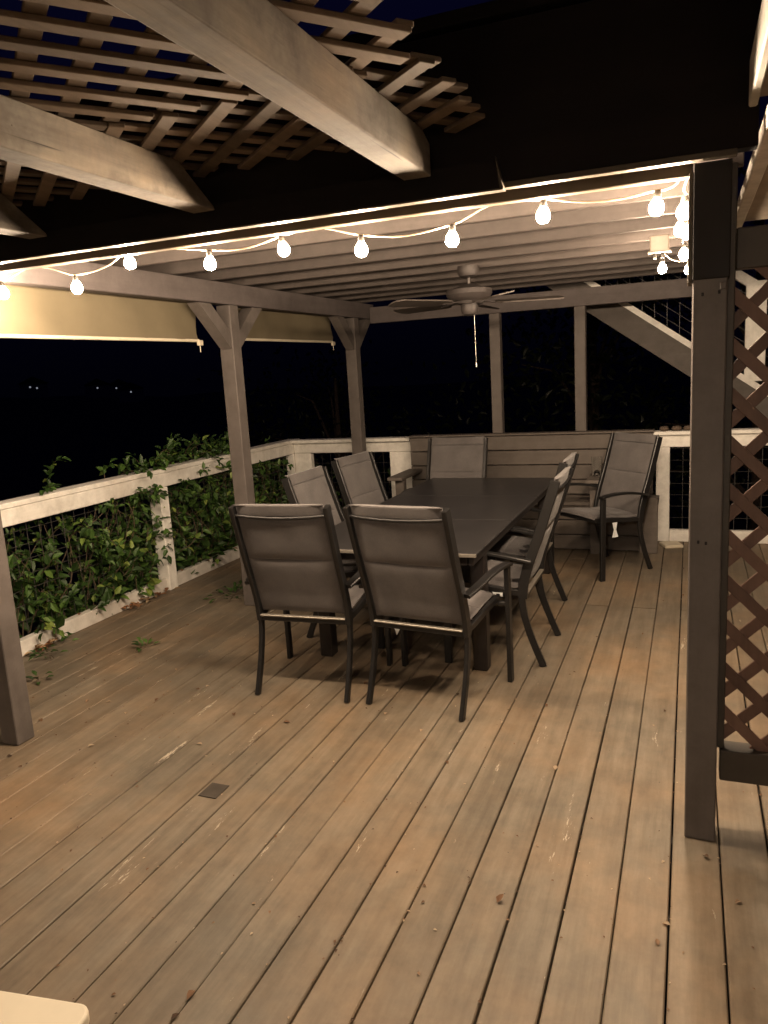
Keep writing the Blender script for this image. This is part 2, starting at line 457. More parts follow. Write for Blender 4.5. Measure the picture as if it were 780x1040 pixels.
# pale inside corner strip beside the post
MB().span(-.012, .0012, 2.50, 2.62, 1.80, 2.105, .002).build('corner_trim', M['edge'], pg)
MB().prism([(-.30, 2.22), (-.012, 2.17), (-.012, 2.225)], 'y', 2.61, 2.64).build('gusset', M['edge'], pg)

# ---------------------------------------------------------------- arbor in front
ar = thing('arbor', 'weathered timber arbor of thick pointed rafters carrying diagonal lattice, open to the night sky', 'arbor')
for xc, ye in ((-.797, 2.40), (-1.585, 2.40), (-2.345, 2.40), (-3.15, 2.40)):
    z0, z1 = 2.18, 2.302
    prof = [(-1.26, z0), (ye, z0), (ye, z0 + .095), (ye - .07, z1), (-1.26, z1)] if xc > -1 else [(-1.26, z0), (ye, z0), (ye - .005, z0 + .012), (ye - .19, z1), (-1.26, z1)]
    bm_ = MB().prism(prof, 'x', xc - .045, xc + .045)
    o = bm_.build('rafter', M['rafter'], ar)
    md = o.modifiers.new('soft_edges', 'BEVEL'); md.width = .0035; md.segments = 2
b = MB(); ang = R(50)
def lat(ang, z, poly, pitch, w, t, mb, off=0):
    d = Vector((math.cos(ang), math.sin(ang))); nn = Vector((-d.y, d.x))
    x0, x1, y0, y1 = poly
    cs = [Vector((x, y)).dot(nn) for x in (x0, x1) for y in (y0, y1)]
    s = min(cs) + off
    while s < max(cs):
        # clip the line to the rectangle
        t0, t1 = -1e9, 1e9; p0 = nn * s
        for ax, lo, hi in ((0, x0, x1), (1, y0, y1)):
            if abs(d[ax]) > 1e-6:
                a, c = (lo - p0[ax]) / d[ax], (hi - p0[ax]) / d[ax]
                t0, t1 = max(t0, min(a, c)), min(t1, max(a, c))
        if t1 - t0 > .05:
            yield p0 + d * t0, p0 + d * t1
        s += pitch
for (ya, yb), order in (((-1.24, 1.85), (R(52), R(-40))), ((1.86, 2.43), (R(-40), R(52)))):
    for a_, z_ in zip(order, (2.310, 2.323)):
        for p, q in lat(a_, z_, (-3.4, -.575, ya, yb), .118, .045, .018, None, .05):
            e_ = random.uniform(-.012, .012); d_ = (q - p).normalized() * e_
            b.bar((p.x - d_.x, p.y - d_.y, z_), (q.x + d_.x, q.y + d_.y, z_), .044, .0125, ch=.002)
b.build('lattice_panel', M['lattice_top'], ar)

# ---------------------------------------------------------------- lattice screen at the right
ls = thing('lattice_screen', 'reddish brown diagonal lattice screen in a dark frame right of the front post', 'lattice screen')
FX0, FX1 = .1035, 1.75
b = MB().span(.0974, FX0 + .016, 2.552, 2.604, .313, 2.128, .003); b.build('stile', M['screenframe'], ls)
b = MB().span(FX1 - .04, FX1, 2.552, 2.604, .0, 2.128, .003); b.build('stile', M['screenframe'], ls)
b = MB().span(FX0 + .017, FX1 - .041, 2.550, 2.606, 1.832, 1.948, .003); b.build('top_rail', M['screenframe'], ls)
b = MB().span(FX0 + .004, FX1 - .041, 2.538, 2.616, .205, .312, .003); b.build('bottom_rail', M['screenframe'], ls)
b = MB(); X_0, X_1, Z_0, Z_1 = FX0 + .018, FX1 - .042, .314, 1.83
for a_, y_ in ((R(-45), 2.570), (R(45), 2.581)):
    for p, q in lat(a_, 0, (X_0 - .014, X_1 + .014, Z_0 - .014, Z_1 + .014), .104, 0, 0, None, .03 if a_ > 0 else .0):
        b.bar((p.x, y_, p.y), (q.x, y_, q.y), .0085, .036, up=(0, 1, 0), ch=.0015) if False else b.bar((p.x, y_, p.y), (q.x, y_, q.y), .036, .0095, up=(0, 1, 0), ch=.0015)
b.build('lattice_panel', M['screen'], ls)

# ---------------------------------------------------------------- eave at upper right
ev = thing('roof_eave', 'white trimmed eave with tan soffit boards at the upper right', 'eave')
MB().span(.198, .245, 2.66, 4.69, 2.235, 2.30, .004).build('fascia_board', M['white'], ev)
MB().span(.246, 1.9, 2.66, 4.72, 2.27, 2.295, .003).build('soffit', M['soffit'], ev)
MB().span(.136, .158, .2, 2.448, 2.24, 2.36, .004).build('fascia_board', M['white'], ev)
MB().span(.159, 1.9, .2, 2.448, 2.262, 2.285, .003).build('soffit', M['soffit'], ev)
uw = thing('upper_storey', 'dark upper storey wall rising above the front right post', 'house wall')
b = MB()
for i in range(11): b.box((1.9, 2.60, 2.68 + i * .17), (4.0, .03, .168), .003, Matrix.Rotation(R(5), 3, 'X'))
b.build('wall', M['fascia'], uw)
MB().span(.17, 1.9, 2.475, 2.525, 2.30, 2.60, .003).build('rim_board', M['fascia'], uw)

# ---------------------------------------------------------------- railings
def wire_panel(axis, fixed, a0, a1, z0, z1, parent, step=.10):
    b = MB(); n = max(1, round((a1 - a0) / step))
    P = lambda a, z: (fixed, a, z) if axis == 'y' else (a, fixed, z)
    for i in range(1, n):
        a = a0 + (a1 - a0) * i / n; b.tube([P(a, z0), P(a, z1)], .0022, 5)
    nz = max(1, round((z1 - z0) / step))
    for i in range(1, nz):
        z = z0 + (z1 - z0) * i / nz; b.tube([P(a0, z), P(a1, z)], .0022, 5)
    return b.build('wire_panel', M['wire'], parent)

rl = thing('deck_railing', 'white railing with wire mesh along the left deck edge, overgrown by a vine', 'railing', group='white deck railings')
RX = -3.82
MB().span(RX - .10, RX + .035, 1.2, 7.10, .918, .952, .005).build('top_rail', M['white'], rl)
MB().span(RX + .0, RX + .034, 1.2, 7.02, .812, .916, .004).build('face_board', M['white'], rl)
for s0, s1 in ((1.2, 4.735), (4.84, 6.93)):
    MB().span(RX - .03, RX + .03, s0, s1, .0, .098, .004).build('bottom_rail', M['white'], rl)
    wire_panel('y', RX - .035, s0, s1, .10, .85, rl)
for yy in (1.25, 4.787, 6.985): MB().span(RX - .055, RX + .05 if yy != 6.985 else RX + .033, yy - .051, yy + .051, .0, .811 if yy != 6.985 else .811, .004).build('post', M['whitez'], rl)
MB().span(RX - .045, RX - .001, 4.70, 4.88, .815, .915, .004).build('block', M['whitez'], rl)

r2 = thing('deck_railing', 'short white railing section behind the table between the left corner and the wooden bench', 'railing', group='white deck railings')
MB().span(-3.783, -2.50, 6.90, 7.04, .919, .953, .005).build('top_rail', M['whitex'], r2)
MB().span(-3.785, -2.505, 6.955, 6.99, .815, .917, .004).build('face_board', M['whitex'], r2)
MB().span(-3.785, -2.75, 6.96, 7.02, .0, .10, .004).build('bottom_rail', M['whitex'], r2)
MB().span(-3.784, -3.60, 6.962, 7.03, .102, .813, .004).build('post', M['whitez'], r2)
MB().span(-2.73, -2.505, 6.95, 7.03, .0, .813, .004).build('post', M['whitez'], r2)
wire_panel('x', 7.025, -3.60, -2.73, .1, .9, r2)

r3 = thing('deck_railing', 'white railing with wire mesh behind the front right post and lattice', 'railing', group='white deck railings')
MB().span(-.285, 2.7, 6.86, 7.0, .925, .957, .005).build('top_rail', M['whitex'], r3)
MB().span(-.262, 2.7, 6.895, 6.93, .822, .923, .004).build('face_board', M['whitex'], r3)
MB().span(-.15, 2.7, 6.90, 6.96, .0, .102, .004).build('bottom_rail', M['whitex'], r3)
for x0, x1 in ((-.262, -.152), (.83, .92), (2.0, 2.09)): MB().span(x0, x1, 6.898, 6.97, .104 if x0 > 0 else 0, .82, .004).build('post', M['whitez'], r3)
wire_panel('x', 6.965, -.15, 2.7, .1, .9, r3)

# ---------------------------------------------------------------- bench
bn = thing('bench', 'long taupe wooden bench with horizontal board back at the far end of the deck', 'bench')
for i in range(4):
    z0 = .425 + i * .1335
    MB().span(-2.47, -.285 if i < 4 else 0, 6.84, 6.868, z0, z0 + .125, .004).build('back_board', M['bench'], bn)
for px in (-2.42, -1.4, -.34): MB().span(px - .045, px + .045, 6.872, 6.94, .0, .955, .004).build('back_post', M['bench'], bn)
MB().span(-2.48, -.275, 6.83, 6.95, .957, .975, .004).build('back_cap', M['bench'], bn)
for i in range(4): MB().span(-2.47, -.23, 6.45 + i * .098, 6.45 + i * .098 + .09, .39, .42, .004).build('seat_board', M['bench'], bn)
for i in range(3): MB().span(-2.47, -.23, 6.475, 6.50, .01 + i * .128, .01 + i * .128 + .12, .004).build('front_board', M['bench'], bn)
MB().span(-2.50, -2.36, 6.27, 6.86, .63, .66, .004).build('armrest', M['bench'], bn)
MB().span(-2.46, -2.38, 6.36, 6.44, .0, .628, .004).build('arm_post', M['bench'], bn)
MB().span(-.78, -.65, 6.30, 6.838, .60, .63, .004).build('armrest', M['bench'], bn)
MB().span(-.755, -.675, 6.36, 6.44, .0, .598, .004).build('arm_post', M['bench'], bn)
MB().span(-.37, -.23, 6.44, 6.474, .0, .465, .004).build('end_panel', M['bench'], bn)

# ================================================================ FURNITURE
tb = thing('dining_table', 'long dark bronze metal dining table with two leaf seams across its top', 'table', (-1.47, 4.745, 0))
TX, TY = .515, 1.245
for y0, y1 in ((-TY, -.425), (-.421, .399), (.403, TY)):
    b = MB(); b.span(-TX, TX, y0, y1, .684, .70, .004); b.build('tabletop', M['tabletop'], tb)
b = MB()
for s_ in (-1, 1):
    b.span(s_ * (TX - .018), s_ * (TX - .045), -TY + .02, TY - .02, .635, .683)
    b.span(-TX + .05, TX - .05, s_ * (TY - .02), s_ * (TY - .045), .635, .683)
b.build('apron', M['tableframe'], tb)
b = MB()
b.span(-TX - .003, TX + .003, -TY - .006, -TY - .001, .682, .6985, .001)
b.build('edge_strip', M['silver'], tb)
for sx in (-1, 1):
    for sy in (-1, 1):
        MB().box((sx * .455, sy * .975, .317), (.078, .078, .634), .006).build('leg', M['tableframe'], tb)

def pad(mb, W, prof, seams, th=.010, bulge=.016, nx=14, sag=.0):
    """padded sling: prof = list of (y,z) side profile, seams = list of t (0..1) where the padding is pinched"""
    n = 40; L = [0]
    for i in range(1, len(prof)): L.append(L[-1] + math.dist(prof[i], prof[i - 1]))
    def at(t):
        d = t * L[-1]
        for i in range(1, len(L)):
            if d <= L[i] + 1e-9:
                k = (d - L[i - 1]) / (L[i] - L[i - 1]); a, c = prof[i - 1], prof[i]
                return (a[0] + (c[0] - a[0]) * k, a[1] + (c[1] - a[1]) * k), ((c[0] - a[0]) / (L[i] - L[i - 1]), (c[1] - a[1]) / (L[i] - L[i - 1]))
    ts = [i / n for i in range(n + 1)]
    for s_ in seams: ts += [s_ - .012, s_, s_ + .012]
    ts = sorted(set(t for t in ts if 0 <= t <= 1)); n = len(ts) - 1
    segs = [0] + list(seams) + [1]
    front = []; back = []
    for t in ts:
        (y, z), (ty, tz) = at(t)
        for a, c in zip(segs, segs[1:]):
            if a <= t <= c: u = (t - a) / (c - a); break
        hv = (max(0, 1 - abs(2 * u - 1) ** 7)) ** .5
        for i in range(nx + 1):
            s_ = i / nx * 2 - 1; hu = max(0, 1 - abs(s_) ** 4) ** .5
            d = th * .25 + bulge * hv * hu; sg = -sag * (1 - s_ * s_)
            ny, nz = tz, -ty
            x = s_ * W / 2
            front.append((x, y + ny * (d + sg), z + nz * (d + sg))); back.append((x, y - ny * (d - sg), z - nz * (d - sg)))
    m_ = nx + 1; vs = front + back; o_ = len(front); fs = []
    for j in range(n):
        for i in range(nx):
            a = j * m_ + i; fs.append((a, a + 1, a + m_ + 1, a + m_)); fs.append((o_ + a, o_ + a + m_, o_ + a + m_ + 1, o_ + a + 1))
        a = j * m_; fs.append((a, a + m_, o_ + a + m_, o_ + a)); a = j * m_ + nx; fs.append((a, o_ + a, o_ + a + m_, a + m_))
    for i in range(nx):
        fs.append((i, o_ + i, o_ + i + 1, i + 1)); a = n * m_ + i; fs.append((a, a + 1, o_ + a + 1, o_ + a))
    mb.add(vs, fs, .5, True)

def make_chair(label, tagside=None):
    t = thing('patio_chair', label, 'chair', group='padded sling patio chairs around the table')
    W = .246
    bp = [(-.150, .375), (-.160, .46), (-.190, .57), (-.238, .70), (-.283, .84), (-.322, .96), (-.332, 1.0)]
    def smooth(ps, n=4):
        out = []
        for i in range(len(ps) - 1):
            p0 = ps[max(i - 1, 0)]; p1 = ps[i]; p2 = ps[i + 1]; p3 = ps[min(i + 2, len(ps) - 1)]
            for k in range(n):
                u = k / n
                out.append(tuple(.5 * ((2 * p1[j]) + (-p0[j] + p2[j]) * u + (2 * p0[j] - 5 * p1[j] + 4 * p2[j] - p3[j]) * u * u + (-p0[j] + 3 * p1[j] - 3 * p2[j] + p3[j]) * u ** 3) for j in range(len(p1))))
        out.append(ps[-1]); return out
    b = MB()
    for s_ in (-1, 1): b.sweep([(s_ * W, y, z) for y, z in smooth(bp)], .024, .052)
    b.sweep([(x, -.326 - .010 * (1 - (x / W) ** 2), .955 - .012 * (1 - (x / W) ** 2)) for x in (-W + .01, -.16, -.08, 0, .08, .16, W - .01)], .014, .020, side=(0, 0, 1))   # bowed bar behind the headrest
    b.build('back_frame', M['frame'], t)
    b = MB()
    for s_ in (-1, 1): b.sweep([(s_ * W, y, z) for y, z in smooth([(-.150, .402), (-.05, .408), (.12, .43), (.262, .44)])], .022, .034)
    b.bar((-W + .01, .25, .432), (W - .01, .25, .432), .022, .026)
    b.bar((-W + .01, 0, .392), (W - .01, 0, .392), .02, .02)
    b.bar((-W + .012, -.162, .385), (W - .012, -.162, .385), .022, .024)
    b.build('seat_frame', M['frame'], t)
    MB().bar((-W + .012, -.168, .402), (W - .012, -.168, .402), .026, .009).build('rear_bar', M['silver'], t)
    for s_ in (-1, 1):
        MB().sweep([(s_ * W, y, z) for y, z in smooth([(-.255, .0), (-.214, .10), (-.182, .19), (-.158, .28), (-.148, .36), (-.152, .41)])], .022, .036).build('leg', M['frame'], t)
        MB().sweep([(s_ * (W + .058), y, z) for y, z in [(.255, 0), (.252, .3), (.245, .605)]], .024, .042).build('leg', M['frame'], t)
        b = MB().sweep([(s_ * x, y, z) for x, y, z in smooth([(W + .058, .270, .615), (W + .058, .16, .628), (W + .054, .03, .625), (W + .045, -.10, .605), (W + .022, -.200, .580)])], .046, .018)
        b.bar((s_ * (W + .008), .235, .418), (s_ * (W + .05), .245, .418), .03, .02)
        b.build('armrest', M['frame'], t)
    b = MB(); pad(b, .458, [(-.150, .425), (-.05, .424), (.10, .445), (.245, .458), (.268, .445)], [.48], .010, .010, 14, .012); b.build('seat', M['sling'], t)
    b = MB(); pad(b, .458, [(-.150, .43), (-.178, .53), (-.224, .66), (-.268, .79), (-.302, .90), (-.322, .975), (-.330, 1.008), (-.345, 1.010)], [.50, .87], .010, .013, 14, .006); b.build('backrest', M['sling'], t)
    return t

ch0 = make_chair('near left patio chair seen from behind, closest to the vine railing', None)
ch0.location = (-1.813, 3.433, 0); ch0.rotation_euler.z = R(3)
chB = dup(ch0, (-1.166, 3.426, 0), R(-7), 'near right patio chair seen from behind, beside the table corner')
dup(ch0, (-1.915, 4.24, 0), R(-91), 'patio chair on the railing side of the table, the nearer of that pair')
dup(ch0, (-1.95, 5.02, 0), R(-97), 'patio chair on the railing side of the table, the farther of that pair')
dup(ch0, (-1.82, 5.90, 0), R(180), 'patio chair at the far head of the table, in front of the bench')
chF = dup(ch0, (-.960, 4.115, 0), R(90), 'patio chair on the open right side of the table, nearer one with a white tag')
dup(ch0, (-1.02, 4.80, 0), R(90), 'patio chair on the open right side of the table, mostly hidden behind the nearer one')
chH = dup(ch0, (-.615, 5.95, 0), R(136), 'patio chair pulled away from the table, standing alone near the far right corner')
MB().box((-.262, -.02, .392), (.002, .055, .022), .0005).build('tag', M['tag'], chF)
MB().prism([(-.028, .30), (.028, .30), (.012, .355), (.026, .41), (-.02, .41), (-.008, .355)], 'x', -.001, .001).build('tag', M['tag'], chH).location = (-.262, .10, 0)
MB().prism([(-.022, .375), (.022, .375), (-.006, .325)], 'y', -.001, .001).build('tag', M['tag'], chB).location = (-.13, -.13, 0)

# drinking glass on the bench behind the lone chair
gl = thing('drinking_glass', 'clear drinking glass standing on a bench armrest behind the lone chair', 'glass', (-.712, 6.50, .632))
MB().lathe((0, 0, 0), [(.034, 0), (.037, .005), (.046, .165), (.0435, .165), (.035, .012), (.0, .012)], 24).build('tumbler', M['glass'], gl)

# ---------------------------------------------------------------- ceiling fan
fn = thing('ceiling_fan', 'taupe ceiling fan with five blades and a pull chain under the pergola ceiling', 'ceiling fan', (-1.345, 5.0, 0))
MB().lathe((0, 0, 0), [(.0, 2.232), (.068, 2.232), (.072, 2.20), (.060, 2.17), (.025, 2.158), (.0, 2.158)], 28).build('canopy', M['fan'], fn)
MB().lathe((0, 0, 0), [(.0, 2.16), (.012, 2.16), (.012, 2.11), (.0, 2.11)], 12).build('downrod', M['fan'], fn)
MB().lathe((0, 0, 0), [(.0, 2.118), (.045, 2.118), (.07, 2.105), (.145, 2.085), (.150, 2.055), (.135, 2.03), (.095, 2.012), (.09, 1.995), (.0, 1.995)], 32).build('motor', M['fan'], fn)
MB().lathe((0, 0, 0), [(.0, 1.994), (.055, 1.994), (.058, 1.955), (.048, 1.93), (.02, 1.918), (.0, 1.918)], 24).build('switch_housing', M['fan'], fn)
for i in range(5):
    a = R(18 + 72 * i); rot = Matrix.Rotation(a, 3, 'Z') @ Matrix.Rotation(R(11), 3, 'X')
    bl = MB()
    ol = [(.17, -.045), (.22, -.058), (.56, -.07), (.60, -.05), (.61, 0), (.60, .05), (.56, .07), (.22, .058), (.17, .045)]
    vs = [rot @ Vector((x, y, z)) + Vector((0, 0, 2.0)) for z in (-.004, .004) for x, y in ol]; q = len(ol)
    fs = [list(range(q))[::-1], list(range(q, 2 * q))] + [[k, (k + 1) % q, q + (k + 1) % q, q + k] for k in range(q)]
    bl.add(vs, fs); bo = bl.build('blade', M['blade'], fn)
    br = MB(); d = Matrix.Rotation(a, 3, 'Z')
    br.bar(d @ Vector((.08, 0, 2.008)), d @ Vector((.215, 0, 1.992)), .035, .008); br.build('blade_iron', M['fan'], bo)
b = MB(); b.tube([(.03, 0, 1.925), (.032, 0, 1.62)], .0016, 5); b.lathe((.032, 0, 1.585), [(0, 0), (.005, .002), (.006, .02), (.003, .036), (0, .038)], 8)
b.build('pull_chain', M['chain'], fn)

# ---------------------------------------------------------------- string lights
def string_lights(label, pts, anchor0, anchor1, hook_z, dx):
    t = thing('string_lights', label, 'string lights', group='warm globe string lights under the pergola edge')
    cm = MB(); nodes = [Vector(anchor0)] + [Vector(p) + Vector((0, 0, .052)) for p in pts] + [Vector(anchor1)]
    path = []
    for i in range(len(nodes) - 1):
        a, c = nodes[i], nodes[i + 1]; mid = (a + c) / 2
        hook = hook_z if (i % 2 == 1 and i < len(nodes) - 2) else None
        n = 14
        for k in range(n + (i == len(nodes) - 2)):
            u = k / n; q = a.lerp(c, u)
            q.z += -.020 * math.sin(math.pi * u) if hook is None else max(0, hook - mid.z) * math.sin(math.pi * u) ** 1.5
            q.x += .004 * math.sin(u * 9 + i); q.y += .004 * math.sin(u * 7 + i * 2)
            path.append(q)
    cm.tube(path, .0032, 6); cm.build('cord', M['cord'], t)
    for i, p in enumerate(pts):
        p = Vector(p); tilt = Matrix.Rotation(random.uniform(-.12, .12), 3, 'X') @ Matrix.Rotation(random.uniform(-.12, .12), 3, 'Y')
        s_ = MB().lathe((0, 0, 0), [(0, .052), (.009, .052), (.010, .049), (.0105, .046), (.0115, .034), (.0105, .028), (0, .028)], 14)
        s_.v = [tuple(tilt @ (Vector(v) - Vector((0, 0, .052))) + Vector((p.x, p.y, p.z + .052))) for v in s_.v]
        so = s_.build('socket', M['socket'], t)
        g = MB().lathe((0, 0, 0), [(0.0, .030), (.011, .029), (.010, .027), (.015, .021), (.0205, .011), (.0225, .001), (.0215, -.008), (.017, -.0165), (.010, -.0215), (0, -.023)], 18)
        g.v = [tuple(tilt @ (Vector(v) - Vector((0, 0, .052))) + Vector((p.x, p.y, p.z + .052))) for v in g.v]
        g.build('bulb', M['bulb'], so)
    return t
YB = 2.615
fb = [(-2.80, YB, 2.026), (-2.385, YB, 2.012), (-2.10, YB, 2.082), (-1.722, YB, 2.041), (-1.408, YB, 2.058), (-1.088, YB, 2.023), (-.752, YB, 2.02), (-.446, YB, 2.06), (-.10, YB, 2.04)]
string_lights('string of nine warm globe bulbs hung along the front beam', fb, (-2.89, 2.61, 2.12), (-.012, 2.63, 2.15), 2.118, 0)
rb = [(-.024, 2.72, 2.035), (-.042, 3.10, 2.035), (-.018, 3.30, 2.05), (-.036, 3.87, 2.035), (-.018, 4.75, 2.05)]
string_lights('short string of warm globe bulbs running back along the right beam behind the post', rb, (-.02, 2.64, 2.15), (-.15, 4.60, 2.14), 2.10, 0)
ob = thing('outlet_box', 'pale outlet box with plugs fixed to the ceiling joists near the right bulbs', 'outlet box', (-.165, 4.60, 0))
MB().box((0, 0, 2.188), (.10, .05, .09), .006).build('box', M['plastic'], ob)
MB().box((0, -.002, 2.146), (.12, .06, .012), .004).build('cover', M['plastic'], ob)
for x in (-.025, .015): MB().box((x, 0, 2.125), (.022, .03, .03), .005).build('plug', M['socket'], ob)
sb = thing('globe_bulb', 'single warm globe bulb hanging directly below the outlet box', 'light bulb', (-.15, 4.60, 2.055))
so = MB().lathe((0, 0, 0), [(0, .075), (.010, .075), (.0135, .035), (0, .028)], 14).build('socket', M['socket'], sb)
MB().lathe((0, 0, 0), [(0.0, .030), (.011, .029), (.010, .027), (.015, .021), (.0205, .011), (.0225, .001), (.0215, -.008), (.017, -.0165), (.010, -.0215), (0, -.023)], 18).build('bulb', M['bulb'], so)

# ---------------------------------------------------------------- roll-up shades
def shade(label, y0, y1, z0, z1):
    t = thing('roll_up_shade', label, 'sun shade', group='cream roll up shades on the left side')
    b = MB(); n = 24; vs = []
    for i in range(n + 1):
        y = y0 + (y1 - y0) * i / n
        for j in range(7):
            z = z0 + (z1 - z0) * j / 6
            w = .006 * math.sin(y * 5.1 + j * .6) + .004 * math.sin(y * 17 + j * .5) + .003 * math.sin(j * 1.7 + y * 2); z += (.006 * math.sin(y * 3.1) if j == 0 else 0)
            vs.append((-3.0 + w, y, z))
    o = len(vs); vs += [(x - .003, y, z) for x, y, z in vs]; fs = []
    for i in range(n):
        for j in range(6):
            a = i * 7 + j; fs.append((a, a + 1, a + 8, a + 7)); fs.append((o + a, o + a + 7, o + a + 8, o + a + 1))
    b.add(vs, fs, .5, True); b.build('canvas', M['shade'], t)
    MB().span(-3.010, -2.988, y0, y1, z0 - .014, z0 + .004, .004).build('bottom_bar', M['cream'], t)
    MB().tube([(-3.03, y0, z1 + .03), (-3.03, y1, z1 + .03)], .035, 14).build('roller', M['shade'], t)
    b = MB().box((-2.992, y1 + .005, z0 - .02), (.02, .05, .035), .004); b.tube([(-2.99, y1, z0 - .03), (-2.99, y1, z0 - .08)], .003, 5); b.build('end_clip', M['cream'], t)
    return t
shade('long cream canvas shade partly rolled down on the left, nearer the camera', 2.2, 4.33, 1.868, 2.12)
shade('shorter cream canvas shade partly rolled down between the two left posts', 4.72, 6.38, 1.885, 2.12)

# ---------------------------------------------------------------- stairs behind
st = thing('staircase', 'wooden outdoor staircase with white trim and mesh descending right behind the pergola', 'staircase')
SY = 7.6; slope = -.716
def sz(x): return 2.09 + (x + .60) * slope
for yy, nm in ((SY, 1), (SY + .95, 0)):
    MB().prism([(-1.6, sz(-1.6) - .03), (2.6, sz(2.6) - .03), (2.6, sz(2.6) - .28), (-1.6, sz(-1.6) - .28)], 'y', yy, yy + .04).build('stringer', M['stair'], st)
MB().prism([(-1.6, sz(-1.6) + .035), (2.6, sz(2.6) + .035), (2.6, sz(2.6) - .027), (-1.6, sz(-1.6) - .027)], 'y', SY - .02, SY + .06).build('curb_board', M['whitex'], st)
for i in range(14):
    x = -1.45 + i * .27
    MB().span(x, x + .28, SY + .045, SY + .945, sz(x) - .20, sz(x) - .165, .003).build('tread', M['stair'], st)
MB().prism([(-1.6, sz(-1.6) + .90), (2.6, sz(2.6) + .90), (2.6, sz(2.6) + .80), (-1.6, sz(-1.6) + .80)], 'y', SY - .02, SY + .06).build('hand_rail', M['whitex'], st)
for x in (-1.5, .52, 2.4): MB().span(x - .075, x + .09, SY - .015, SY + .055, sz(x) + .03, sz(x) + .83 + (.06 if x == .52 else 0), .004).build('post', M['whitez'], st)
b = MB()
for i in range(37):
    x = -1.5 + i * .108; b.tube([(x, SY + .02, sz(x) + .03), (x, SY + .02, sz(x) + .82)], .0025, 5)
for j in range(1, 8):
    b.tube([(-1.5, SY + .02, sz(-1.5) + j * .105), (2.5, SY + .02, sz(2.5) + j * .105)], .0025, 5)
b.build('wire_panel', M['wire'], st)

# ---------------------------------------------------------------- house wall behind the camera with a lantern added to light the near deck
hs = thing('house', 'house wall with horizontal siding closing the near side of the deck', 'house')
b = MB()
for i in range(26): b.box((0.2, -1.30, -.3 + i * .15), (9.0, .05, .149), .004, Matrix.Rotation(R(4), 3, 'X'))
b.span(-4.3, 4.7, -1.5, -1.335, -2.6, 3.6); b.build('wall', M['siding'], hs)
b = MB().span(-1.75, -.85, -1.27, -1.235, 0.0, 2.05); b.build('door', M['cream'], hs)
ln = thing('added_lantern', 'unseen lit wall lantern beside the house door, added as source of the light on the near deck', 'lantern', (-.05, -1.2, 2.03))
MB().box((0, -.035, 0), (.11, .02, .2), .006).build('back_plate', M['socket'], ln)
MB().bar((0, -.02, .10), (0, .09, .10), .02, .02).build('arm', M['socket'], ln)
MB().lathe((0, .11, 0), [(.02, .15), (.03, .13), (.09, .06), (.145, .0), (.140, -.002), (.085, .055), (.028, .122), (.0, .123)], 24).build('lamp_shade', M['cream'], ln)
MB().lathe((0, .11, .008), [(0, .03), (.018, .024), (.028, .008), (.028, -.008), (.018, -.024), (0, -.03)], 16).build('globe', M['lantern'], ln)

tag(MB().box((-2.978, 2.345, .16), (.035, .03, .32), .004).build('board_end', M['whitez']), 'narrow white board end standing against the outer side of the left front post', 'board')
# low cream side table just entering the frame
sd = thing('side_table', 'low cream painted side table whose corner enters at the lower left', 'side table', (-1.20, .68, 0), R(8))
b = MB(); ol = []
W2, D2, rr = .24, .19, .03
for cx_, cy_, a0 in ((W2 - rr, D2 - rr, 0), (-W2 + rr, D2 - rr, 90), (-W2 + rr, -D2 + rr, 180), (W2 - rr, -D2 + rr, 270)):
    for k in range(7): a = R(a0 + k * 15); ol.append((cx_ + rr * math.cos(a), cy_ + rr * math.sin(a)))
b.prism(ol, 'z', .475, .50); o = b.build('tabletop', M['cream'], sd)
md = o.modifiers.new('soft_edges', 'BEVEL'); md.width = .006; md.segments = 3; md.limit_method = 'ANGLE'
for sx in (-1, 1):
    for sy in (-1, 1): MB().box((sx * .19, sy * .14, .237), (.035, .035, .474), .004).build('leg', M['cream'], sd)

# ---------------------------------------------------------------- foliage
def leaf(mb, p, d, up, L, W, rnd, fold=.25):
    d = d.normalized(); s = d.cross(up)
    if s.length < 1e-3: s = d.cross(Vector((1, 0, 0)))
    s.normalize(); n = s.cross(d)
    curl = -n * L * .18
    P = [p, p + d * L * .35 + s * W * .5 + n * W * fold, p + d * L * .72 + s * W * .36 + n * W * fold * .6 + curl * .4, p + d * L + curl,
         p + d * L * .72 - s * W * .36 + n * W * fold * .6 + curl * .4, p + d * L * .35 - s * W * .5 + n * W * fold, p + d * L * .5 + curl * .15]
    mb.add(P, [(0, 1, 6), (1, 2, 6), (2, 3, 6), (3, 4, 6), (4, 5, 6), (5, 0, 6)], rnd, True)
def rv(s=1): return Vector((random.gauss(0, s), random.gauss(0, s), random.gauss(0, s)))

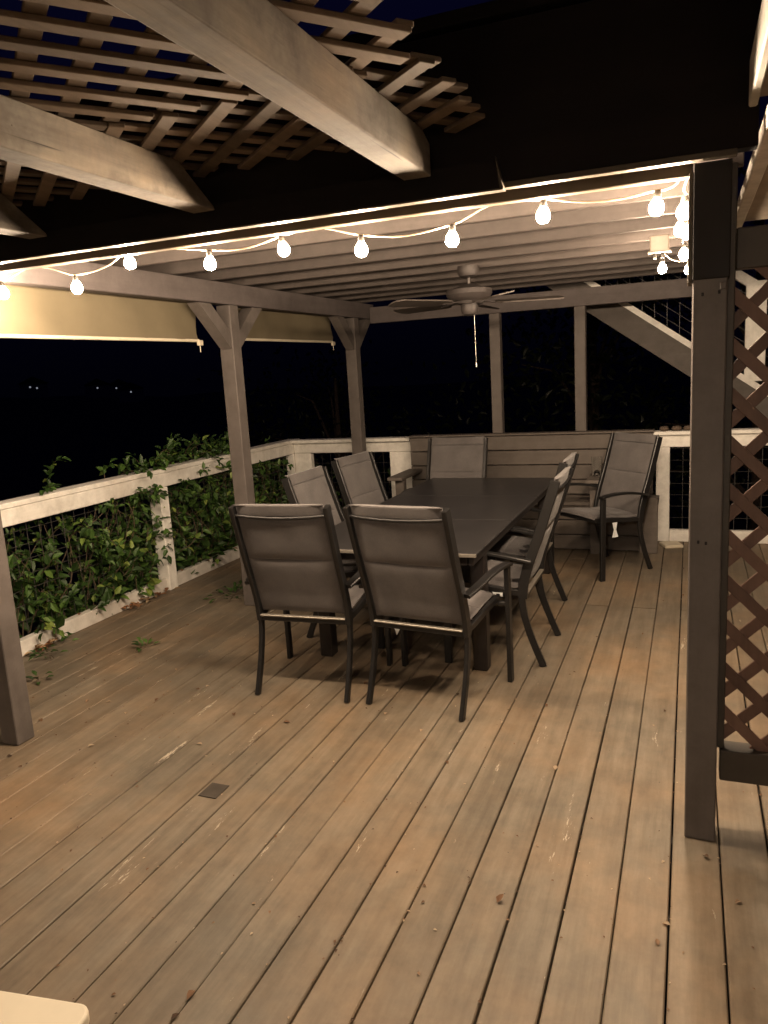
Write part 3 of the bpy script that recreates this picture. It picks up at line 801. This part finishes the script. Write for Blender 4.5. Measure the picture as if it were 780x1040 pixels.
def vine(label, y0, y1, stems, seed, top_over, dens, tufts=(), sprays=()):
    random.seed(seed)
    t = thing('vine', label, 'vine', (-3.95, (y0 + y1) / 2, 0), group='green vines growing through the left railing')
    off = Vector(t.location); sm = MB(); lm = MB()
    for i in range(stems):
        y = random.uniform(y0, y1); x = -3.93 + random.uniform(-.08, .05); z = random.uniform(-.3, .15)
        p = Vector((x, y, z)); d = Vector((random.uniform(-.1, .1), random.uniform(-.6, .6), 1)).normalized()
        L = random.uniform(.5, 1.25); pts = []
        n = int(L / .05)
        hi = random.random() < top_over
        for k in range(n):
            pts.append(p.copy() - off)
            d = (d + rv(.16) + Vector(((-3.93 - p.x) * .5, 0, .05))).normalized()
            if not hi and p.z > .78: d.z = min(d.z, -.05)
            if hi and p.z > 1.0: d.z -= .35; d.normalize()
            p += d * .05
            p.y = min(max(p.y, y0 - .05), y1 + .05)
            if p.x > -3.75: d.x -= .3
            if .80 < p.z < .97: p.x = random.choice((min(p.x, -3.94), p.x - .02))
            if p.z > 0 or True:
                for q in range(random.choice((1, 2, 2, 3))):
                    if random.random() < dens:
                        ld = (d * .4 + rv(.7) + Vector((.55, -.15, .05)))
                        LL = random.uniform(.040, .085) * (1.45 - .75 * min(1, max(0, p.z)) + (.25 if p.z > .95 else 0))
                        if math.sin(p.y * 7.3 + 1.3) * math.sin(p.z * 8.1 + p.y * 2) > .45 and random.random() < .8: continue
                        if .80 < p.z < .965 and p.x > -3.93: continue
                        leaf(lm, p - off, ld, Vector((.5, -.3, 1)) + rv(.45), LL, LL * random.uniform(.42, .6), min(1, random.random() ** 1.3 * (1.0 if random.random() < .93 else 1.6)))
        if len(pts) > 2: sm.tube(pts, .0045, 5, None, .0018)
    # tufts that arch over or through the rail towards the deck
    for (ty, tz, n_, ln_) in tufts:
        for i in range(n_):
            p = Vector((-3.93, ty + random.gauss(0, .10), tz)); d = Vector((random.uniform(-.3, .5), random.uniform(-.7, .5), random.uniform(.25, .8))).normalized(); pts = []
            for k in range(random.randint(ln_ - 3, ln_ + 2)):
                pts.append(p - off); d = (d + rv(.12) + Vector((.10, 0, -.17))).normalized(); p = p + d * .036
                if p.z < .955 and p.x < -3.77: p.z = .957
                for q in range(2):
                    LL = random.uniform(.05, .08)
                    leaf(lm, p - off, d * .5 + rv(.7) + Vector((.3, -.2, 0)), Vector((.2, -.2, 1)) + rv(.4), LL, LL * .5, random.random() ** 1.1)
            if len(pts) > 1: sm.tube(pts, .003, 5, None, .0015)
    for (ty, tz, n_) in sprays:
        for i in range(n_):
            p = Vector((-3.86, ty + random.gauss(0, .07), tz + random.gauss(0, .09))); d = Vector((1, random.uniform(-.8, .3), random.uniform(-.3, .5))).normalized(); pts = []
            for k in range(random.randint(3, 7)):
                pts.append(p - off); d = (d + rv(.2) + Vector((0, 0, -.1))).normalized(); p = p + d * .035
                for q in range(2):
                    LL = random.uniform(.05, .08); leaf(lm, p - off, d * .5 + rv(.7), Vector((.2, -.2, 1)) + rv(.4), LL, LL * .5, random.random() ** 1.1)
            if len(pts) > 1: sm.tube(pts, .0025, 5, None, .0015)
    sm.build('stem', M['vinestem'], t, False); lm.build('foliage', M['vine'], t, False)
    return t
vine('leafy vine filling the nearest bay of the left railing', 2.75, 4.70, 125, 3, .05, .72, ((3.85, .95, 2, 6), (4.5, .95, 3, 6)), ((4.62, .72, 9), (4.66, .45, 5), (3.5, .25, 6), (4.1, .55, 5), (3.85, .70, 4)))
vine('leafy vine in the middle bay of the left railing, spilling over the top rail', 4.55, 6.2, 135, 5, .16, .88, ((4.75, .955, 6, 7), (5.1, .955, 8, 6), (5.45, .955, 13, 7), (5.8, .955, 7, 6)), ((5.1, .78, 6), (5.5, .75, 7)))
vine('darker vine in the far left corner of the railing', 6.1, 6.98, 70, 9, .12, .8)
# thin growth behind the short rear railing
random.seed(12)
t = thing('vine', 'sparse vine behind the short rear railing section', 'vine', (-3.2, 7.2, 0), group='green vines growing through the left railing'); off = Vector(t.location)
sm = MB(); lm = MB()
for i in range(26):
    p = Vector((random.uniform(-3.8, -2.6), 7.12 + random.uniform(0, .1), -.2)); d = Vector((rv(.3).x, 0, 1)).normalized(); pts = []
    for k in range(random.randint(12, 21)):
        pts.append(p - off); d = (d + rv(.15)).normalized(); d.y *= .3; p = p + d * .055
        if random.random() < .8 and p.z < .95: leaf(lm, p - off, rv(.7) + Vector((0, -.5, 0)), Vector((0, -.3, 1)) + rv(.4), .07, .035, random.random() * .8)
    sm.tube(pts, .004, 5, None, .0015)
sm.build('stem', M['vinestem'], t, False); lm.build('foliage', M['vine'], t, False)

# fallen sprigs on the boards
def sprig(label, x, y, n, r, seed, zz=.004):
    random.seed(seed); lm = MB(); t = thing('vine_sprig', label, 'sprig', (x, y, 0), group='green sprigs lying on the deck')
    s2 = MB()
    for i in range(max(2, n // 7)):
        a = random.uniform(0, 6.28); s2.tube([(0, 0, .006), (math.cos(a) * r * .5, math.sin(a) * r * .5, .02), (math.cos(a) * r, math.sin(a) * r, .012)], .002, 5)
    for i in range(n):
        a = random.uniform(0, 6.28); q = r * random.random() ** .7
        leaf(lm, Vector((math.cos(a) * q, math.sin(a) * q, zz + random.random() * .035)), Vector((math.cos(a), math.sin(a), .35)) + rv(.3), Vector((0, 0, 1)), .05, .026, random.random() * .8)
    s2.build('stem', M['vinestem'], t, False); lm.build('leaves', M['vine'], t, False)
sprig('green sprig lying on the boards beside the left middle post', -3.17, 4.72, 42, .20, 21)
sprig('few green leaves at the foot of the railing by the left front post', -3.62, 3.34, 16, .09, 23)
sprig('small green leaf tuft lying on the boards between the railing and the left chair', -3.1, 3.6, 12, .07, 24)
sprig('tiny green tuft on the boards near the left front post', -3.38, 3.02, 7, .05, 25)
# dry leaves against the bottom rail
random.seed(31); lm = MB()
for cx_, cy_, n in ((-3.76, 3.42, 16), (-3.76, 4.25, 10), (-3.77, 4.45, 14), (-3.75, 4.62, 9)):
    for i in range(n):
        p = Vector((cx_ + random.uniform(-.02, .05), cy_ + random.gauss(0, .07), .004 + random.random() * .03)); leaf(lm, p, Vector((random.gauss(0, 1), random.gauss(0, 1), .25)), Vector((0, 0, 1)), .06, .032, random.random())
for i in range(14):
    p = Vector((-3.815 + random.uniform(-.02, .02), random.uniform(3.3, 6.0), .10)); leaf(lm, p, Vector((random.gauss(0, 1), random.gauss(0, 1), .2)), Vector((0, 0, 1)), .05, .028, random.random())
tag(lm.build('dry_leaves', M['dry'], None, False), 'reddish brown dry leaves gathered along the left bottom rail', 'dry leaves', kind='stuff')
# crumbs and leaf bits over the deck, many of them caught in the gaps
random.seed(33); lm = MB()
for i in range(1500):
    if random.random() < .55: x = xs[random.randrange(len(xs))] + random.gauss(0, .006)
    else: x = random.uniform(-3.7, 2.2)
    y = random.uniform(-.4, 6.4) if random.random() < .4 else random.uniform(.2, 3.5)
    L = random.uniform(.004, .015) if random.random() < .92 else random.uniform(.018, .035)
    leaf(lm, Vector((x, y, .002)), Vector((random.gauss(0, 1), random.gauss(0, 1), .15)), Vector((0, 0, 1)), L, L * .6, random.random())
tag(lm.build('leaf_litter', M['litter'], None, False), 'tiny crumbs and leaf bits scattered over the deck boards and gaps', 'leaf litter', kind='stuff')

# dark metal floor plate set on a board
fp = thing('floor_plate', 'small dark square plate set in the deck boards in the left foreground', 'floor plate', (-1.735, 2.305, 0))
MB().box((0, 0, .0015), (.082, .098, .003), .001).build('plate', M['screenframe'], fp)
tag(MB().box((-.13, 6.72, .014), (.15, .16, .026), .004, Matrix.Rotation(R(20), 3, 'Z')).build('wood_offcut', M['cream']), 'flat pale wood offcut lying on the deck below the right railing', 'wood offcut')
random.seed(40)
for i, (x, r_, lb) in enumerate(((-.20, .04, 'flat dark stone resting on the right railing, the left one of three'), (-.10, .045, 'flat dark stone resting on the right railing, the middle one of three'), (-.01, .042, 'flat dark stone resting on the right railing, the right one of three'))):
    b = MB().lathe((0, 0, 0), [(0, 0), (r_ * .8, .004), (r_, .018), (r_ * .75, .036), (0, .042)], 12)
    o = b.build('stone', M['bark']); o.location = (x, 6.935, .958); tag(o, lb, 'stone', 'stones on the right railing')

# trees beyond the deck
def tree(x, y, z, h, r_, seed, label):
    random.seed(seed); t = thing('tree', label, 'tree', (x, y, z), group='dark trees beyond the deck')
    tm = MB(); tm.tube([(0, 0, 0), (.1, .05, h * .35), (0, .1, h * .7), (.05, 0, h * .95)], .16, 9, None, .04)
    cl = []
    for i in range(16):
        a = random.uniform(0, 6.28); zz = h * random.uniform(.3, .95); rr_ = r_ * random.uniform(.35, 1) * (1.1 - .4 * zz / h)
        e = Vector((math.cos(a) * rr_, math.sin(a) * rr_, zz)); cl.append(e)
        tm.tube([(0, .05, zz * .75), e * .55 + Vector((0, 0, zz * .42)), e], .05, 6, None, .012)
    tm.build('trunk', M['bark'], t)
    lm = MB()
    for e in cl:
        n = random.randint(170, 260); s_ = r_ * random.uniform(.16, .30)
        for k in range(n): leaf(lm, e + rv(s_), rv(1), rv(1), random.uniform(.13, .22), .09, random.random())
    lm.build('crown', M['tree'], t, False)
tree(-2.0, 17.5, -4.3, 9.0, 3.4, 51, 'dark leafy tree straight behind the bench, seen between the two back posts')
tree(1.2, 17.0, -4.3, 9.2, 3.4, 52, 'dark leafy tree behind the staircase at the right')
tree(-8.5, 18.0, -6.3, 8.2, 3.2, 53, 'dark leafy tree behind the far left railing corner')

# distant houses whose lit windows show as specks
def fhouse(px, py, dist, label, n):
    d = cf * 775.35 + cr * (px - 390) - cu * (py - 520); p = Vector((0, 0, 1.6)) + d * (dist / d.length)
    t = thing('distant_house', label, 'house', (p.x, p.y, p.z - 2.2), math.atan2(-p.x, p.y), 'far houses on the dark hillside')
    MB().span(-5, 5, 0, 7, -2, 3.5).build('wall', M['siding'], t)
    MB().prism([(-5.6, 3.5), (5.6, 3.5), (0, 6.2)], 'y', -.5, 7.5).build('roof', M['dark'], t)
    for i in range(n): MB().box((-1.2 + i * 2.4 if n > 1 else 0, -.03, 2.2 - .5 * i), (.6, .04, .6), .01).build('window', M['window'], t)
fhouse(34, 393, 330, 'far house with two lit windows, leftmost speck on the dark hillside', 2)
fhouse(99, 394, 350, 'far house with one lit window, middle speck on the dark hillside', 1)
fhouse(121, 394, 370, 'far house with two lit windows, next right of the middle speck', 2)
fhouse(133, 398, 340, 'far house with one lit window, rightmost speck on the dark hillside', 1)
